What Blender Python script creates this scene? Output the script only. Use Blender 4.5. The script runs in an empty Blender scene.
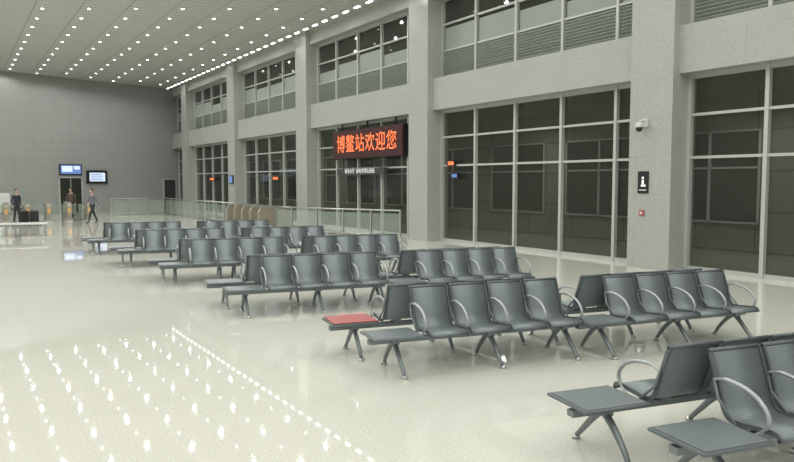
import bpy, bmesh, math, random
from mathutils import Vector, Matrix, Euler
random.seed(4)
S = bpy.context.scene
S.view_settings.view_transform = 'Standard'
COL = S.collection

# ------------------------------------------------------------ materials
def new_mat(name, col=(.5,.5,.5), rough=.5, metal=0.0, emit=None, estr=0.0, spec=.5, alpha=1.0):
    m = bpy.data.materials.new(name); m.use_nodes = True
    b = m.node_tree.nodes['Principled BSDF']
    b.inputs['Base Color'].default_value = (*col, 1)
    b.inputs['Roughness'].default_value = rough
    b.inputs['Metallic'].default_value = metal
    b.inputs['Specular IOR Level'].default_value = spec
    b.inputs['Alpha'].default_value = alpha
    if emit:
        b.inputs['Emission Color'].default_value = (*emit, 1)
        b.inputs['Emission Strength'].default_value = estr
    return m

def nmath(nt, op, a, b=None):
    n = nt.nodes.new('ShaderNodeMath'); n.operation = op
    for i, v in enumerate((a, b)):
        if v is None: continue
        if isinstance(v, (int, float)): n.inputs[i].default_value = v
        else: nt.links.new(v, n.inputs[i])
    return n.outputs[0]

def stone(name, col, rough, joints, jw=.012, jdark=.25, speck=.12, sscale=35, offs=(.13,.31,.0), big=.06, spec=.5):
    """speckled stone/plaster with panel joints; joints = dict axis->spacing (metres)"""
    m = new_mat(name, col, rough, spec=spec); nt = m.node_tree
    b = nt.nodes['Principled BSDF']
    geo = nt.nodes.new('ShaderNodeNewGeometry')
    sep = nt.nodes.new('ShaderNodeSeparateXYZ'); nt.links.new(geo.outputs['Position'], sep.inputs[0])
    tot = None
    for ax, sp in joints.items():
        o = sep.outputs['XYZ'.index(ax)]
        v = nmath(nt, 'ADD', o, 100*sp+offs['XYZ'.index(ax)])
        v = nmath(nt, 'DIVIDE', v, sp)
        v = nmath(nt, 'FRACT', v)
        v = nmath(nt, 'LESS_THAN', v, jw/sp)
        tot = v if tot is None else nmath(nt, 'MAXIMUM', tot, v)
    no = nt.nodes.new('ShaderNodeTexNoise'); no.inputs['Scale'].default_value = sscale
    no.inputs['Detail'].default_value = 3
    nt.links.new(geo.outputs['Position'], no.inputs['Vector'])
    no2 = nt.nodes.new('ShaderNodeTexNoise'); no2.inputs['Scale'].default_value = .7
    nt.links.new(geo.outputs['Position'], no2.inputs['Vector'])
    f = nmath(nt, 'SUBTRACT', no.outputs['Fac'], .5); f = nmath(nt, 'MULTIPLY', f, speck*2)
    g = nmath(nt, 'SUBTRACT', no2.outputs['Fac'], .5); g = nmath(nt, 'MULTIPLY', g, big*2)
    f = nmath(nt, 'ADD', nmath(nt, 'ADD', f, g), 1.0)
    if tot is not None:
        k = nmath(nt, 'MULTIPLY', tot, -jdark); k = nmath(nt, 'ADD', k, 1.0)
        f = nmath(nt, 'MULTIPLY', f, k)
    vm = nt.nodes.new('ShaderNodeVectorMath'); vm.operation = 'SCALE'
    vm.inputs[0].default_value = col
    nt.links.new(f, vm.inputs['Scale'])
    nt.links.new(vm.outputs[0], b.inputs['Base Color'])
    return m

M_floor = stone('polished_terrazzo', (.70,.70,.63), .028, {'X':1.0,'Y':1.0}, .006, .10, .26, 42, big=.04, spec=.5)
M_col = stone('granite_cladding', (.395,.405,.38), .3, {'Z':.9,'Y':1.3}, .010, .18, .24, 22)
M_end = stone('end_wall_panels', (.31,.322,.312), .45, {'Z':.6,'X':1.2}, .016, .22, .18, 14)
M_ceil = stone('ceiling_panels', (.50,.505,.47), .6, {'Y':.5,'X':1.6}, .05, .42, .04, 10)
M_frame = new_mat('window_frame_metal', (.50,.52,.49), .4, .2)
M_glass = new_mat('night_glass', (.034,.038,.030), .04)
M_pane = new_mat('tinted_clear_glass', (.040,.045,.034), .03, alpha=.52, spec=.7)
M_blind = new_mat('blind_slats', (.42,.47,.43), .5)
M_screen = new_mat('roller_screen', (.29,.33,.30), .6)
M_steel = new_mat('brushed_steel', (.55,.56,.55), .3, .8)
M_arm = new_mat('armrest_metal', (.44,.47,.48), .38, .5)
M_leg = new_mat('cast_leg_metal', (.22,.25,.26), .35, .4)
M_black = new_mat('black_plastic', (.015,.015,.017), .4)
M_white = new_mat('white_plastic', (.60,.62,.60), .4)
M_red = new_mat('red_laminate', (.42,.10,.095), .45)
M_lamp = new_mat('downlight_glow', (1,1,1), .5, emit=(1,1,.96), estr=12)
M_strip = new_mat('strip_glow', (1,1,1), .5, emit=(1,1,.96), estr=6)
M_trimring = new_mat('downlight_ring', (.5,.5,.48), .4)
M_led = new_mat('led_red', (.3,.02,.01), .5, emit=(1,.20,.06), estr=1.6)
M_ledback = new_mat('led_board', (.025,.008,.008), .4, emit=(.4,.03,.015), estr=.05)
M_text = new_mat('sign_white', (.8,.8,.8), .5, emit=(.9,.9,.85), estr=.5)
M_scr = new_mat('screen_lit', (.2,.25,.3), .3, emit=(.75,.85,1), estr=.9)
M_scr2 = new_mat('screen_blue', (.05,.1,.2), .3, emit=(.2,.35,.8), estr=.6)
M_gate = new_mat('gate_panel', (.34,.31,.25), .35, .3)
M_gold = new_mat('gate_amber', (.5,.3,.1), .4, emit=(1,.6,.25), estr=.2)
M_darkdoor = new_mat('door_dark', (.05,.055,.055), .35)
M_tab = new_mat('table_laminate', (.62,.63,.60), .3)
M_rail = new_mat('railing_glass', (.42,.50,.45), .05, alpha=.28)
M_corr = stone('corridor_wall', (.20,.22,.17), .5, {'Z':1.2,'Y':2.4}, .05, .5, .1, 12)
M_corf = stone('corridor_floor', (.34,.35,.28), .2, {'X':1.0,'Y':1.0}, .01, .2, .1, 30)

def perforated():
    base = (.215,.25,.262)
    m = new_mat('perforated_steel', base, .36, .3)
    nt = m.node_tree; b = nt.nodes['Principled BSDF']
    uv = nt.nodes.new('ShaderNodeUVMap'); sep = nt.nodes.new('ShaderNodeSeparateXYZ')
    nt.links.new(uv.outputs[0], sep.inputs[0])
    c = []
    for i in range(2):
        v = nmath(nt, 'FRACT', nmath(nt, 'DIVIDE', nmath(nt,'ADD',sep.outputs[i],10), .018))
        v = nmath(nt, 'SUBTRACT', v, .5); c.append(nmath(nt, 'MULTIPLY', v, v))
    d = nmath(nt, 'ADD', c[0], c[1])
    h = nmath(nt, 'LESS_THAN', d, .05)
    k = nmath(nt, 'ADD', nmath(nt, 'MULTIPLY', h, -.5), 1.08)
    vm = nt.nodes.new('ShaderNodeVectorMath'); vm.operation='SCALE'; vm.inputs[0].default_value=base
    nt.links.new(k, vm.inputs['Scale']); nt.links.new(vm.outputs[0], b.inputs['Base Color'])
    return m
M_perf = perforated()
M_sframe = new_mat('seat_edge_steel', (.14,.165,.175), .35, .35)

# ------------------------------------------------------------ mesh helpers
class B:
    def __init__(s, mats):
        s.bm = bmesh.new(); s.mats = mats; s.uv = s.bm.loops.layers.uv.new('UVMap')
    def mi(s, m): return s.mats.index(m)
    def box(s, lo, hi, mat, M=None, bev=0):
        lo, hi = Vector(lo), Vector(hi)
        vs = []
        for x in (lo.x, hi.x):
            for y in (lo.y, hi.y):
                for z in (lo.z, hi.z):
                    p = Vector((x,y,z)); vs.append(s.bm.verts.new(M @ p if M else p))
        idx = [(0,1,3,2),(4,6,7,5),(0,4,5,1),(2,3,7,6),(0,2,6,4),(1,5,7,3)]
        fs = [s.bm.faces.new([vs[i] for i in f]) for f in idx]
        for f in fs: f.material_index = s.mi(mat)
        if bev:
            es = list({e for f in fs for e in f.edges})
            r = bmesh.ops.bevel(s.bm, geom=es, offset=bev, segments=2, affect='EDGES', profile=.5)
            for f in r['faces']: f.material_index = s.mi(mat)
        return fs
    def tube(s, pts, r, mat, n=8, sx=1.0, closed_caps=True):
        pts = [Vector(p) for p in pts]
        rs = r if isinstance(r, (list,tuple)) else [r]*len(pts)
        rings = []
        t0 = (pts[1]-pts[0]).normalized()
        up = Vector((0,0,1)) if abs(t0.z) < .9 else Vector((1,0,0))
        nrm = t0.cross(up).normalized()
        for i, p in enumerate(pts):
            a = pts[max(i-1,0)]; c = pts[min(i+1,len(pts)-1)]
            t = (c-a).normalized()
            nrm = (nrm - t*nrm.dot(t)).normalized(); bn = t.cross(nrm)
            rings.append([s.bm.verts.new(p + (nrm*math.cos(k*2*math.pi/n)*sx + bn*math.sin(k*2*math.pi/n))*rs[i]) for k in range(n)])
        for i in range(len(rings)-1):
            for k in range(n):
                f = s.bm.faces.new((rings[i][k], rings[i][(k+1)%n], rings[i+1][(k+1)%n], rings[i+1][k]))
                f.material_index = s.mi(mat); f.smooth = True
        if closed_caps:
            for rg in (rings[0][::-1], rings[-1]):
                f = s.bm.faces.new(rg); f.material_index = s.mi(mat)
    def sheet(s, prof, x0, x1, th, mat, flip=1):
        n = len(prof); P = [Vector((0, y*flip, z)) for y, z in prof]
        N = []
        for i in range(n):
            t = (P[min(i+1,n-1)]-P[max(i-1,0)]).normalized()
            N.append(Vector((0,-t.z,t.y)))
        L = [0]
        for i in range(1,n): L.append(L[-1]+(P[i]-P[i-1]).length)
        def ring(x, o): return [s.bm.verts.new(P[i]+N[i]*o+Vector((x,0,0))) for i in range(n)]
        a, b, c, d = ring(x0,th/2), ring(x1,th/2), ring(x0,-th/2), ring(x1,-th/2)
        def q(v, uvs=None):
            f = s.bm.faces.new(v); f.material_index = s.mi(mat); f.smooth = uvs is not None
            for l, u in zip(f.loops, uvs or [(0,0)]*4): l[s.uv].uv = u
        for i in range(n-1):
            q((a[i],b[i],b[i+1],a[i+1]), [(x0,L[i]),(x1,L[i]),(x1,L[i+1]),(x0,L[i+1])])
            q((c[i],c[i+1],d[i+1],d[i]), [(x0,L[i]),(x0,L[i+1]),(x1,L[i+1]),(x1,L[i])])
            q((a[i],a[i+1],c[i+1],c[i])); q((b[i],d[i],d[i+1],b[i+1]))
        q((a[0],c[0],d[0],b[0])); q((a[-1],b[-1],d[-1],c[-1]))
    def disc(s, c, r, mat, n=12, M=None):
        vs = []
        for k in range(n):
            p = Vector(c)+Vector((math.cos(k*2*math.pi/n)*r, -math.sin(k*2*math.pi/n)*r, 0))
            vs.append(s.bm.verts.new(M @ p if M else p))
        f = s.bm.faces.new(vs); f.material_index = s.mi(mat)
    def mesh(s, name, recalc=True):
        if recalc: bmesh.ops.recalc_face_normals(s.bm, faces=s.bm.faces)
        me = bpy.data.meshes.new(name); s.bm.to_mesh(me); s.bm.free()
        for m in s.mats: me.materials.append(m)
        return me
    def obj(s, name, loc=(0,0,0), rot=0, recalc=True, parent=None):
        o = bpy.data.objects.new(name, s.mesh(name, recalc)); COL.objects.link(o)
        o.location = loc; o.rotation_euler = (0,0,rot)
        if parent: o.parent = parent
        return o

def catmull(pts, sub=4):
    out = []
    n = len(pts)
    for i in range(n-1):
        p0 = Vector(pts[max(i-1,0)]); p1 = Vector(pts[i]); p2 = Vector(pts[i+1]); p3 = Vector(pts[min(i+2,n-1)])
        for k in range(sub):
            t = k/sub
            out.append(.5*((2*p1)+(p2-p0)*t+(2*p0-5*p1+4*p2-p3)*t*t+(3*p1-p0-3*p2+p3)*t**3))
    out.append(Vector(pts[-1])); return out

# ------------------------------------------------------------ room shell
H = 9.1
XW = 14.9
b = B([M_floor]); b.box((-10,-8,-.2),(15.0,57,0),M_floor); b.obj('floor')
b = B([M_ceil]); b.box((-10,-8,H),(15.2,57,H+.2),M_ceil); b.obj('ceiling')
b = B([M_col]); b.box((-10.3,-8,-.2),(-10,57,H+.2),M_col); b.obj('wall_left')
W = Vector((.9615,.2747,0)); ang_end = math.atan2(.2747,.9615)
A = Vector((14.9,54.5,0))
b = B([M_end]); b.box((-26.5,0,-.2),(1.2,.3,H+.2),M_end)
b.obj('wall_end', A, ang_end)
def endpt(s, off=0, z=0):
    return A - W*s + Vector((W.y,-W.x,0))*off + Vector((0,0,z))

b = B([M_col])
edges = [1.7+9.9*i-9.9 for i in range(0,7)]
for e in edges:
    b.box((14.2,e-1.2,0),(15.1,e,H),M_col)
b.box((14.42,-8,4.62),(15.1,56,5.72),M_col)
b.box((14.42,-8,8.5),(15.1,56,H),M_col)
b.box((15.1,-8,4.95),(15.3,57,H),M_col)
b.obj('wall_right')
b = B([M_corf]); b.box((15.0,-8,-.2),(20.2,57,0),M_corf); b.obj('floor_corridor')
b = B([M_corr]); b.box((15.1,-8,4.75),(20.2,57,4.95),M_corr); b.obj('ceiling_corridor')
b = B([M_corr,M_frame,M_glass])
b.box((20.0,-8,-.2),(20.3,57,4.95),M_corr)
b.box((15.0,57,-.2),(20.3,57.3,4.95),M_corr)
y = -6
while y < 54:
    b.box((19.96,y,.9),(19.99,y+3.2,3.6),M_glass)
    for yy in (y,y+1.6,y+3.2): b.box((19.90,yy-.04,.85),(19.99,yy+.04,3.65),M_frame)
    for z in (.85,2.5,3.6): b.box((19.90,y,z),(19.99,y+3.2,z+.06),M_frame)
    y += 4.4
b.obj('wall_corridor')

def window(name, y0, y1, lower, mull):
    gl = M_pane if lower else M_glass
    mats = [M_frame, gl, M_blind, M_screen]
    b = B(mats)
    g = XW
    if lower:
        z0, z1 = 0.0, 4.62; rails = [.05, 2.68, 3.68, 4.57]
    else:
        z0, z1 = 5.72, 8.5; rails = [5.77, 6.68, 7.6, 8.45]
    if lower:
        vs = [b.bm.verts.new(p) for p in ((g,y0,z0),(g,y1,z0),(g,y1,z1),(g,y0,z1))]
        b.bm.faces.new(vs).material_index = 1
    else:
        b.box((g,y0,z0),(g+.02,y1,z1),gl)
    for z in rails:
        hw = .05 if z in (rails[0],rails[-1]) else .032
        b.box((g-.09,y0,z-hw),(g-.002,y1,z+hw),M_frame)
    ys = [y0+.04]+mull+[y1-.04]
    for y in ys:
        b.box((g-.12,y-.045,z0),(g-.003,y+.045,z1),M_frame)
    if not lower:
        for a, c in zip(ys[:-1], ys[1:]):
            if c-a < .3: continue
            for k in range(9):
                z = 5.86+k*.09
                M = Matrix.Translation((g-.05,(a+c)/2,z)) @ Matrix.Rotation(math.radians(35),4,'Y')
                b.box((-.045,-(c-a)/2+.07,-.006),(.045,(c-a)/2-.07,.006),M_blind,M)
            h = random.choice([.45,.6,.75,.8])
            b.box((g-.03,a+.09,6.72),(g-.02,c-.09,6.72+h),M_screen)
    return b.obj(name)
wi = 1
for i in range(len(edges)):
    y0 = edges[i]; y1 = edges[i+1]-1.2 if i+1 < len(edges) else 54.4
    mull = [y0+.95+1.95*j for j in range(4) if y0+.95+1.95*j < y1-.3]
    window('window_%d'%wi, y0, y1, True, mull); wi += 1
    window('window_%d'%wi, y0, y1, False, mull); wi += 1

b = B([M_frame,M_strip])
b.box((13.72,-6,H-.10),(13.92,54,H-.001),M_frame)
y = -5
while y < 53.6:
    b.box((13.77,y,H-.125),(13.87,y+.35,H-.10),M_strip); y += .95
b.obj('linear_ceiling_light')

b = B([M_lamp,M_trimring])
spots = []
ix = 0; x = 13.0
while x > -9.5:
    y = -6.0 + (1.0 if ix%2 else 0); iy = 0
    while y < 52.5:
        if y < 54.5-.2857*(14.9-x)-.6:
            b.disc((x,y,H-.022),.065,M_lamp,10)
            b.box((x-.10,y-.10,H-.018),(x+.10,y+.10,H-.001),M_trimring)
            if (ix+iy)%2 == 0: spots.append((x,y))
        y += 2.0; iy += 1
    x -= 1.6; ix += 1
b.obj('recessed_downlights', recalc=False)

# ------------------------------------------------------------ benches
def bench_mesh():
    b = B([M_perf,M_sframe,M_arm,M_leg,M_steel])
    P = .51; n = 4
    prof = catmull([(-.09,.88),(-.125,.80),(-.185,.63),(-.225,.51),(-.27,.445),(-.34,.425),(-.48,.437),(-.63,.452),(-.69,.44),(-.705,.405)],4)
    prof = [(v.x,v.y) for v in prof]
    for fl in (1,-1):
        o = 0 if fl == 1 else -.20      # rear bench is set a little to the left
        for i in range(n):
            x0 = o+i*P+.02; x1 = o+(i+1)*P-.012
            b.sheet(prof, x0+.012, x1-.012, .008, M_perf, fl)
            for xx in (x0, x1-.014):
                b.sheet(prof, xx, xx+.014, .034, M_sframe, fl)
            b.tube([(x0,-.09*fl,.88),(x1,-.09*fl,.88)], .016, M_sframe)
            b.tube([(x0,-.700*fl,.415),(x1,-.700*fl,.415)], .013, M_sframe)
            b.box((x0+.18,min(-.50*fl,-.36*fl),.37),(x0+.28,max(-.50*fl,-.36*fl),.43),M_leg)
        b.box((o-.60,min(-.47*fl,-.39*fl),.325),(o+n*P+.02,max(-.47*fl,-.39*fl),.375),M_leg)
        ya, yb = sorted((-.72*fl,-.20*fl))
        b.box((o-.62,ya,.405),(o-.03,yb,.43),M_sframe,bev=.008)
        f = b.box((o-.595,ya+.025,.4305),(o-.055,yb-.025,.434),M_perf)
        for ff in f:
            for l in ff.loops: l[b.uv].uv = (l.vert.co.x,l.vert.co.y)
        b.box((o-.37,min(-.5*fl,-.36*fl),.37),(o-.27,max(-.5*fl,-.36*fl),.41),M_leg)
        arm = catmull([(-.165,.69),(-.27,.715),(-.42,.70),(-.54,.655),(-.62,.575),(-.625,.50),(-.56,.425),(-.45,.365)],4)
        for i in range(n+1):
            x = o+i*P+.003
            rr = [.016 if 3<k<22 else .011 for k in range(len(arm))]
            b.tube([(x,v.x*fl,v.y) for v in arm], rr, M_arm, 8, 1.0)
            b.tube([(x,-.16*fl,.70),(x,-.205*fl,.56),(x,-.43*fl,.365)], .011, M_leg, 6)
        for x in (o-.30, o+.5*P*n-.13, o+n*P-.14):
            fr = catmull([(-.40,.36),(-.52,.27),(-.66,.13),(-.76,.03)],3)
            bk = catmull([(-.46,.36),(-.33,.27),(-.20,.14),(-.12,.03)],3)
            for L in (fr,bk):
                m = len(L)
                b.tube([(x,v.x*fl,v.y) for v in L],[.034-.014*k/(m-1) for k in range(m)],M_leg,8,1.0)
            for yy in (-.77,-.11):
                b.tube([(x,yy*fl,0.0),(x,yy*fl,.022),(x,yy*fl,.04)],[.036,.034,.018],M_steel,10)
            b.box((x-.045,min(-.50*fl,-.36*fl),.31),(x+.045,max(-.50*fl,-.36*fl),.385),M_leg)
    return b.mesh('tandem_bench')
bm_ = bench_mesh()
ROT = math.radians(-11.5)
posL = [(4.60,3.10),(4.47,6.85),(4.26,10.95),(4.22,14.9),(4.10,18.5),(3.98,22.2)]
posR = [(7.2,2.55),(7.02,6.2),(6.88,10.3),(6.8,14.25),(6.7,17.9),(6.6,21.6)]
for p in posL+posR:
    o = bpy.data.objects.new('waiting_bench', bm_); COL.objects.link(o)
    o.location = (p[0],p[1],0); o.rotation_euler = (0,0,ROT)
u = Vector((math.cos(ROT),math.sin(ROT),0)); nn = Vector((-math.sin(ROT),math.cos(ROT),0))
b = B([M_red]); b.box((-.275,-.24,0),(.275,.24,.012),M_red,bev=.004)
b.obj('red_table_cover', Vector((4.47,6.85,.4345))-u*.525+nn*.46, ROT)

# ------------------------------------------------------------ signage
def empty(name, loc):
    o = bpy.data.objects.new(name, None); COL.objects.link(o); o.location = loc
    o.empty_display_size = .2; return o
def text(name, body, size, mat, loc, rot, parent=None, ext=.0, bold=0, sp=1.0):
    c = bpy.data.curves.new(name,'FONT'); c.body = body; c.size = size; c.extrude = ext
    c.align_x='CENTER'; c.align_y='CENTER'; c.offset = bold; c.space_character = sp
    c.materials.append(mat)
    o = bpy.data.objects.new(name,c); COL.objects.link(o)
    o.rotation_euler = rot; o.location = loc
    if parent: o.parent = parent
    return o
RW = (math.radians(90),0,math.radians(-90))
e = empty('led_welcome_sign',(14.50,25.2,3.70))
b = B([M_ledback,M_black])
b.box((-.02,-2.85,-.58),(.04,2.85,.58),M_ledback); b.box((.04,-2.89,-.62),(.2,2.89,.62),M_black)
for yy in (-2.2,0,2.2): b.box((.08,yy-.03,.62),(.14,yy+.03,.93),M_black)
b.obj('board',parent=e)
text('characters','博鳌站欢迎您',.80,M_led,(-.03,0,-.02),RW,e,sp=1.08,bold=.002)
e = empty('entrance_notice_board',(14.50,25.7,2.55))
b = B([M_darkdoor]); b.box((0,-2.0,-.13),(.2,2.0,.13),M_darkdoor)
for yy in (-1.6,1.6): b.box((.08,yy-.015,.13),(.12,yy+.015,.53),M_darkdoor)
b.obj('board',parent=e)
text('lettering','候车大厅  请有序排队进站',.22,M_text,(-.015,0,0),RW,e)

for (yy,zz,m,w) in ((19.6,2.75,M_led,.32),(19.4,2.32,M_scr2,.3),(46.0,2.3,M_led,.9),(35.2,2.3,M_led,.7)):
    b = B([M_black,m]); b.box((14.70,yy-w/2-.05,zz-.1),(14.77,yy+w/2+.05,zz+.1),M_black)
    for k in range(5):
        b.box((14.69,yy-w/2+k*w/5,zz-.06),(14.70,yy-w/2+k*w/5+w/7,zz+.06),m)
    b.obj('led_indicator')

b = B([M_black,M_text])
b.box((14.17,11.0,1.83),(14.2,11.30,2.36),M_black)
M = Matrix.Translation((14.168,11.15,2.2)) @ Euler((math.radians(90),0,math.radians(-90))).to_matrix().to_4x4()
b.disc((0,0,0),.035,M_text,10,M)
b.box((14.166,11.12,2.05),(14.17,11.18,2.15),M_text); b.box((14.166,11.07,1.99),(14.17,11.20,2.04),M_text)
b.box((14.166,11.05,1.9),(14.17,11.25,1.915),M_text)
b.obj('pictogram_sign')
b = B([M_red,M_white]); b.box((14.16,11.10,1.28),(14.2,11.24,1.42),M_red,bev=.008); b.box((14.15,11.14,1.32),(14.165,11.20,1.38),M_white)
b.obj('fire_alarm_button')
b = B([M_white,M_black])
b.box((14.13,11.05,3.42),(14.2,11.2,3.62),M_white,bev=.01)
b.tube([(14.15,11.12,3.56),(14.0,11.12,3.56),(13.95,11.12,3.5)],.025,M_white)
b.tube([(13.95,11.12,3.52),(13.95,11.12,3.44),(13.95,11.12,3.40)],[.06,.1,.1],M_white,14)
b.tube([(13.95,11.12,3.40),(13.95,11.12,3.33),(13.95,11.12,3.30)],[.085,.07,.03],M_black,14)
b.obj('dome_security_camera')
b = B([M_black,M_scr2]); b.box((14.12,40.3,2.0),(14.2,40.9,2.5),M_black); b.box((14.11,40.35,2.05),(14.12,40.85,2.45),M_scr2)
b.obj('wall_display')

def on_end(name, s, z, mats, fn):
    b = B(mats); fn(b); return b.obj(name, endpt(s,0,z), ang_end)
def scr1(b):
    b.box((-.75,-.12,-.32),(.75,0,.4),M_black); b.box((-.68,-.13,-.24),(.68,-.12,.34),M_scr2)
    b.box((-.6,-.134,-.1),(.1,-.13,.28),M_scr); b.box((.2,-.134,.05),(.6,-.13,.28),M_scr)
on_end('departure_screen', 8.3, 2.9, [M_black,M_scr,M_scr2], scr1)
def scr2(b):
    b.box((-.72,-.16,-.46),(.72,0,.46),M_black); b.box((-.55,-.17,-.30),(.55,-.16,.3),M_scr)
    for k in range(4): b.box((-.48,-.174,-.22+k*.13),(.42-.1*(k%2),-.17,-.17+k*.13),M_scr2)
on_end('wall_television', 6.5, 2.45, [M_black,M_scr,M_scr2], scr2)
def door(b):
    b.box((-.55,-.06,0),(-.47,0,2.35),M_frame); b.box((.47,-.06,0),(.55,0,2.35),M_frame); b.box((-.55,-.06,2.27),(.55,0,2.35),M_frame)
    b.box((-.47,-.03,0),(.47,0,2.27),M_darkdoor); b.tube([(.38,-.03,1.05),(.38,-.08,1.05),(.28,-.08,1.05)],.012,M_steel)
on_end('door_1', .85, 0, [M_frame,M_darkdoor,M_steel], door)
def door2(b):
    b.box((-.8,-.06,0),(-.72,0,2.45),M_frame); b.box((.72,-.06,0),(.8,0,2.45),M_frame); b.box((-.8,-.06,2.37),(.8,0,2.45),M_frame)
    b.box((-.72,-.03,0),(.72,0,2.37),M_glass); b.box((-.02,-.05,0),(.02,-.03,2.37),M_frame)
    b.tube([(.08,-.05,.8),(.08,-.1,.85),(.08,-.1,1.35),(.08,-.05,1.4)],.014,M_steel)
on_end('door_2', 8.3, 0, [M_frame,M_glass,M_steel], door2)

# ------------------------------------------------------------ glass railing
def railing(pts):
    b = B([M_steel,M_rail])
    for p, q in zip(pts[:-1],pts[1:]):
        p = Vector((*p,0)); q = Vector((*q,0)); d = q-p; n = max(1,round(d.length/1.3)); d.normalize()
        L = (q-p).length/n; a = math.atan2(d.y,d.x)
        for k in range(n):
            M = Matrix.Translation(p+d*L*k) @ Matrix.Rotation(a,4,'Z')
            b.box((.06,-.006,.12),(L-.06,.006,.92),M_rail,M)
            b.box((-.03,-.03,0),(.03,.03,1.02),M_steel,M)
            b.box((-.06,-.06,0),(.06,.06,.012),M_steel,M)
        M = Matrix.Translation(q) @ Matrix.Rotation(a,4,'Z'); b.box((-.03,-.03,0),(.03,.03,1.02),M_steel,M)
        b.tube([p+Vector((0,0,1.04)),q+Vector((0,0,1.04))],.03,M_steel)
        b.tube([p+Vector((0,0,.10)),q+Vector((0,0,.10))],.018,M_steel)
    return b.obj('glass_railing')
railing([(14.1,21.9),(12.0,27.0),(12.0,28.6)])
railing([(12.0,34.2),(12.0,47.5),(8.6,47.5)])

# ------------------------------------------------------------ ticket gates
def gate_mesh():
    b = B([M_gate,M_steel,M_black,M_gold,M_rail])
    prof = [(-.75,0),(-.75,.78),(-.62,.98),(.62,.98),(.75,.78),(.75,0)]
    A_ = [b.bm.verts.new((-.11,y,z)) for y,z in prof]; C_ = [b.bm.verts.new((.11,y,z)) for y,z in prof]
    for f in (A_[::-1],C_): b.bm.faces.new(f).material_index = 0
    for i in range(len(prof)):
        j=(i+1)%len(prof); b.bm.faces.new((A_[i],A_[j],C_[j],C_[i])).material_index = 0
    b.box((-.13,-.66,.98),(.13,.66,1.01),M_steel,bev=.006)
    b.box((-.14,-.77,0),(.14,.77,.08),M_steel)
    b.box((-.07,-.60,1.01),(.07,-.40,1.03),M_black)
    b.box((-.07,-.765,.45),(.07,-.75,.70),M_gold)
    b.box((-.45,-.01,.35),(-.11,.01,.9),M_rail); b.box((.11,-.01,.35),(.45,.01,.9),M_rail)
    return b.mesh('ticket_gate')
gm = gate_mesh()
for k in range(5):
    o = bpy.data.objects.new('ticket_gate',gm); COL.objects.link(o); o.location = (2.4+k*1.0,42.2,0)
for k in range(5):
    o = bpy.data.objects.new('ticket_gate',gm); COL.objects.link(o); o.location = (12.2,29.4+k*1.05,0); o.rotation_euler=(0,0,math.radians(90))

b = B([M_tab,M_steel,M_leg])
b.box((-1.5,-.45,.44),(1.5,.45,.49),M_tab,bev=.01)
for x in (-1.35,0,1.35):
    for y in (-.38,.38): b.box((x-.025,y-.025,0),(x+.025,y+.025,.44),M_steel)
    b.box((x-.02,-.38,.1),(x+.02,.38,.13),M_steel)
for y in (-.38,.38): b.box((-1.35,y-.02,.38),(1.35,y+.02,.44),M_leg)
b.obj('low_baggage_table',(1.75,31.2,0),math.radians(-10))

b = B([M_white,M_black,M_scr2,M_steel])
b.box((-1.0,-.5,.35),(1.0,.5,1.45),M_white,bev=.04)
b.box((-2.0,-.4,.45),(2.0,.4,.6),M_black); b.box((-1.02,-.38,.6),(-1.0,.38,1.1),M_black); b.box((1.0,-.38,.6),(1.02,.38,1.1),M_black)
b.box((-.9,-.45,0),(-.8,.45,.36),M_steel); b.box((.8,-.45,0),(.9,.45,.36),M_steel)
for x in (-1.9,1.9): b.box((x-.03,-.35,0),(x+.03,.35,.46),M_steel)
b.box((-.3,-.12,1.6),(.3,-.04,1.98),M_black); b.box((-.26,-.13,1.64),(.26,-.12,1.94),M_scr2); b.box((-.03,-.1,1.44),(.03,-.04,1.62),M_steel)
b.obj('luggage_scanner',(1.9,46.8,0),0)

b = B([M_black,M_leg])
b.box((-.2,-.12,.05),(.2,.12,.62),M_black,bev=.03)
for x in (-.15,.15):
    b.tube([(x,-.07,.03),(x,.07,.03)],.03,M_leg); b.tube([(x*.6,.08,.6),(x*.6,.08,.95)],.009,M_leg)
b.tube([(-.09,.08,.95),(.09,.08,.95)],.014,M_leg)
sc = b.mesh('rolling_suitcase')
for loc,r in (((3.15,40.6,0),.5),((3.62,40.7,0),-.3)):
    o = bpy.data.objects.new('rolling_suitcase',sc); COL.objects.link(o); o.location=loc; o.rotation_euler=(0,0,r)

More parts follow.
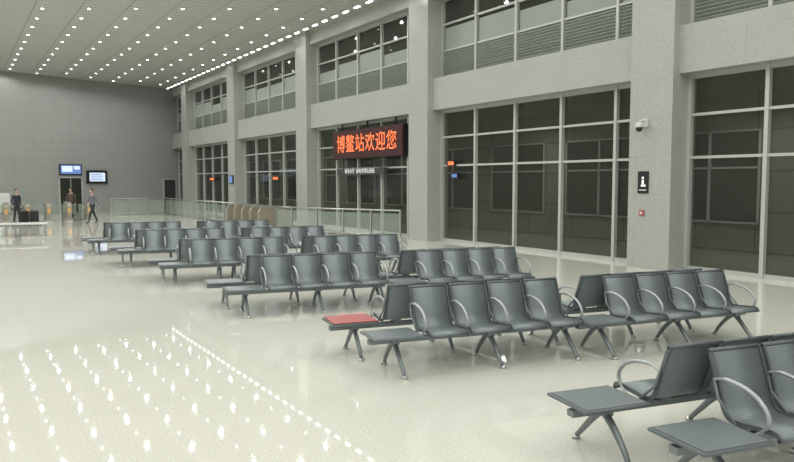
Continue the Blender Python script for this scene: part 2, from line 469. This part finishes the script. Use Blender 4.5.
# ------------------------------------------------------------ people
M_skin = new_mat('skin',(.50,.33,.25),.5); M_hair = new_mat('hair',(.012,.010,.009),.5)
M_shirt = new_mat('grey_shirt',(.16,.17,.19),.8); M_dark = new_mat('dark_trousers',(.03,.032,.04),.8)
M_jack = new_mat('dark_jacket',(.03,.035,.045),.8); M_shoe = new_mat('black_shoes',(.012,.012,.012),.4)
M_coat = new_mat('brown_coat',(.10,.075,.06),.8)
def person(name, loc, rot, top, bottom, stride=.28, swing=.2):
    J = {}
    J['pel']=((0,0,.93),(.155,.115)); J['sp']=((0,.0,1.10),(.135,.10)); J['ch']=((0,-.01,1.30),(.165,.115))
    J['nb']=((0,.0,1.45),(.075,.07)); J['nk']=((0,-.012,1.55),(.052,.055))
    for sx,sn in ((-1,'R'),(1,'L')):
        k = stride*sx; a = -swing*sx
        J['hip'+sn]=((.09*sx,0,.86),(.092,.095))
        J['kn'+sn]=((.095*sx,-k*.62-.03,.49),(.062,.065))
        J['an'+sn]=((.09*sx,-k if sx>0 else -k+.06,.095),(.042,.045))
        J['to'+sn]=((.10*sx,J['an'+sn][0][1]-.15,.035),(.042,.033))
        J['sh'+sn]=((.175*sx,0,1.41),(.062,.062))
        J['el'+sn]=((.235*sx,-a*.5+.02,1.14),(.045,.045))
        J['wr'+sn]=((.235*sx,-a*1.1-.03,.92),(.028,.025))
        J['pa'+sn]=((.232*sx,-a*1.2-.035,.855),(.036,.02))
    E = [('pel','sp','t'),('sp','ch','t'),('ch','nb','t'),('nb','nk','s')]
    for s_ in 'LR':
        E += [('pel','hip'+s_,'b'),('hip'+s_,'kn'+s_,'b'),('kn'+s_,'an'+s_,'b'),('an'+s_,'to'+s_,'f'),
              ('ch','sh'+s_,'t'),('sh'+s_,'el'+s_,'t'),('el'+s_,'wr'+s_,'t'),('wr'+s_,'pa'+s_,'s')]
    names = list(J); me = bpy.data.meshes.new('sk')
    me.from_pydata([J[n][0] for n in names],[(names.index(a_),names.index(b_)) for a_,b_,_ in E],[])
    def skin_eval(me, radii, roots, sub=2):
        o = bpy.data.objects.new('tmp',me); COL.objects.link(o)
        m = o.modifiers.new('s','SKIN'); m.use_smooth_shade = True
        for i,r in enumerate(radii):
            me.skin_vertices[0].data[i].radius = r
            me.skin_vertices[0].data[i].use_root = i in roots
        s = o.modifiers.new('u','SUBSURF'); s.levels = sub; s.render_levels = sub
        dg = bpy.context.evaluated_depsgraph_get(); dg.update()
        r = bpy.data.meshes.new_from_object(o.evaluated_get(dg)); bpy.data.objects.remove(o); return r
    body = skin_eval(me,[J[n][1] for n in names],[0])
    vs=[];es=[];rs=[];roots=[]
    for sx,sn in ((-1,'R'),(1,'L')):
        p = Vector(J['pa'+sn][0])
        for q,(dy,ln) in enumerate(((-.030,.068),(-.010,.078),(.010,.072),(.028,.056))):
            i0=len(vs); roots.append(i0)
            for t,cx in ((0,0),(.45,0.002),(.75,-.006),(1,-.018)):
                vs.append(p+Vector((cx*sx,dy,-.018-ln*t))); rs.append((.0085-.002*t,)*2)
            es += [(i0,i0+1),(i0+1,i0+2),(i0+2,i0+3)]
        i0=len(vs); roots.append(i0)
        for d in ((-.0,-.02,.02),(-.012,-.048,-.008),(-.016,-.056,-.038)):
            vs.append(p+Vector((d[0]*sx,d[1],d[2]))); rs.append((.0095,.0095))
        es += [(i0,i0+1),(i0+1,i0+2)]
    me2 = bpy.data.meshes.new('fg'); me2.from_pydata(vs,es,[])
    fing = skin_eval(me2,rs,roots,1)
    mats=[M_skin,top,bottom,M_shoe,M_hair,M_white,M_black]
    bm = bmesh.new(); bm.from_mesh(body)
    segs=[(Vector(J[a_][0]),Vector(J[b_][0]),{'t':1,'b':2,'f':3,'s':0}[c_]) for a_,b_,c_ in E]
    for f in bm.faces:
        c=f.calc_center_median(); best=9;mi=1
        for p,q,k in segs:
            d=q-p; t=max(0,min(1,(c-p).dot(d)/d.length_squared)); dd=(c-p-d*t).length
            if dd<best: best=dd;mi=k
        if c.z<.10: mi=3
        elif c.z<.98 and abs(c.x)<.19 and mi==1: mi=2
        f.material_index=mi; f.smooth=True
    nf=len(bm.faces); bm.from_mesh(fing)
    bm.faces.ensure_lookup_table()
    for f in bm.faces[nf:]: f.material_index=0; f.smooth=True
    hc=Vector((0,-.025,1.655))
    def ell(c,r,mi,seg=20,rg=14,fn=None):
        n0=len(bm.faces)
        rr=bmesh.ops.create_uvsphere(bm,u_segments=seg,v_segments=rg,radius=1)
        for v in rr['verts']:
            q=Vector((v.co.x*r[0],v.co.y*r[1],v.co.z*r[2]))
            if fn: q=fn(q)
            v.co=q+Vector(c)
        bm.faces.ensure_lookup_table()
        for f in bm.faces[n0:]: f.material_index=mi; f.smooth=True
    def jaw(q):
        if q.z<0: q.x*=1+q.z*2.6
        if q.z<0 and q.y>0: q.y*=1+q.z*3
        return q
    ell(hc,(.074,.093,.115),0,fn=jaw)
    def hairf(q):
        if q.y<-.02 and q.z<.055: q.z=.055+(q.z-.055)*.08; q.y=max(q.y,-.086)
        if q.z<-.045: q.z=-.045
        return q
    ell(hc+Vector((0,.010,.012)),(.082,.096,.116),4,fn=hairf)
    ell(hc+Vector((0,-.096,-.012)),(.011,.016,.02),0,8,6)
    for sx in (-1,1):
        ell(hc+Vector((.074*sx,.005,-.01)),(.010,.018,.03),0,8,6)
        ell(hc+Vector((.028*sx,-.083,.008)),(.011,.008,.007),5,8,6)
        ell(hc+Vector((.028*sx,-.090,.008)),(.005,.004,.005),6,8,6)
    ell(hc+Vector((0,-.080,-.058)),(.022,.01,.006),3,8,6)
    ell((0,0,1.47),(.075,.07,.022),1,14,8)
    me3=bpy.data.meshes.new(name)
    zmin=min(v.co.z for v in bm.verts)
    for v in bm.verts: v.co.z-=zmin
    bm.to_mesh(me3); bm.free()
    for m in mats: me3.materials.append(m)
    o=bpy.data.objects.new(name,me3); COL.objects.link(o); o.location=loc; o.rotation_euler=(0,0,rot)
    return o
person('walking_man',(6.1,38.6,0),math.radians(-65),M_shirt,M_dark,.28,.22)
person('standing_man',(2.85,41.0,0),math.radians(30),M_jack,M_dark,.06,.03)
person('gate_attendant',(5.9,44.6,0),math.radians(-20),M_coat,M_dark,.05,.03)

# ------------------------------------------------------------ lights
ld = bpy.data.lights.new('hall_downlight_lamp','SPOT'); ld.energy = 15800/len(spots); ld.spot_size = math.radians(165); ld.spot_blend=.4
ld.shadow_soft_size=.06; ld.color=(1,.995,.945)
for x,y in spots:
    o = bpy.data.objects.new('downlight_lamp',ld); COL.objects.link(o); o.location=(x,y,H-.08)
for y in range(0,54,9):  # added fill spots that brighten the corridor behind the glass; no fixtures modelled
    l = bpy.data.lights.new('corridor_fill','SPOT'); l.energy = 230; l.spot_size = math.radians(160); l.spot_blend=.5
    l.shadow_soft_size=.15; l.color=(1,1,.9)
    o = bpy.data.objects.new('corridor_fill',l); COL.objects.link(o); o.location=(17.6,y+2,4.7)
w = bpy.data.worlds.new('World'); S.world = w; w.use_nodes=True
w.node_tree.nodes['Background'].inputs[0].default_value=(.95,.96,.95,1)
w.node_tree.nodes['Background'].inputs[1].default_value=.75

# ------------------------------------------------------------ camera
cam = bpy.data.cameras.new('camera'); co = bpy.data.objects.new('camera',cam); COL.objects.link(co)
cam.sensor_width = 36; cam.lens = 36*700/794; cam.clip_end = 300
co.location=(0,0,2.1)
co.rotation_euler=(math.radians(90-4.0),0,math.radians(-32.5))
S.camera = co
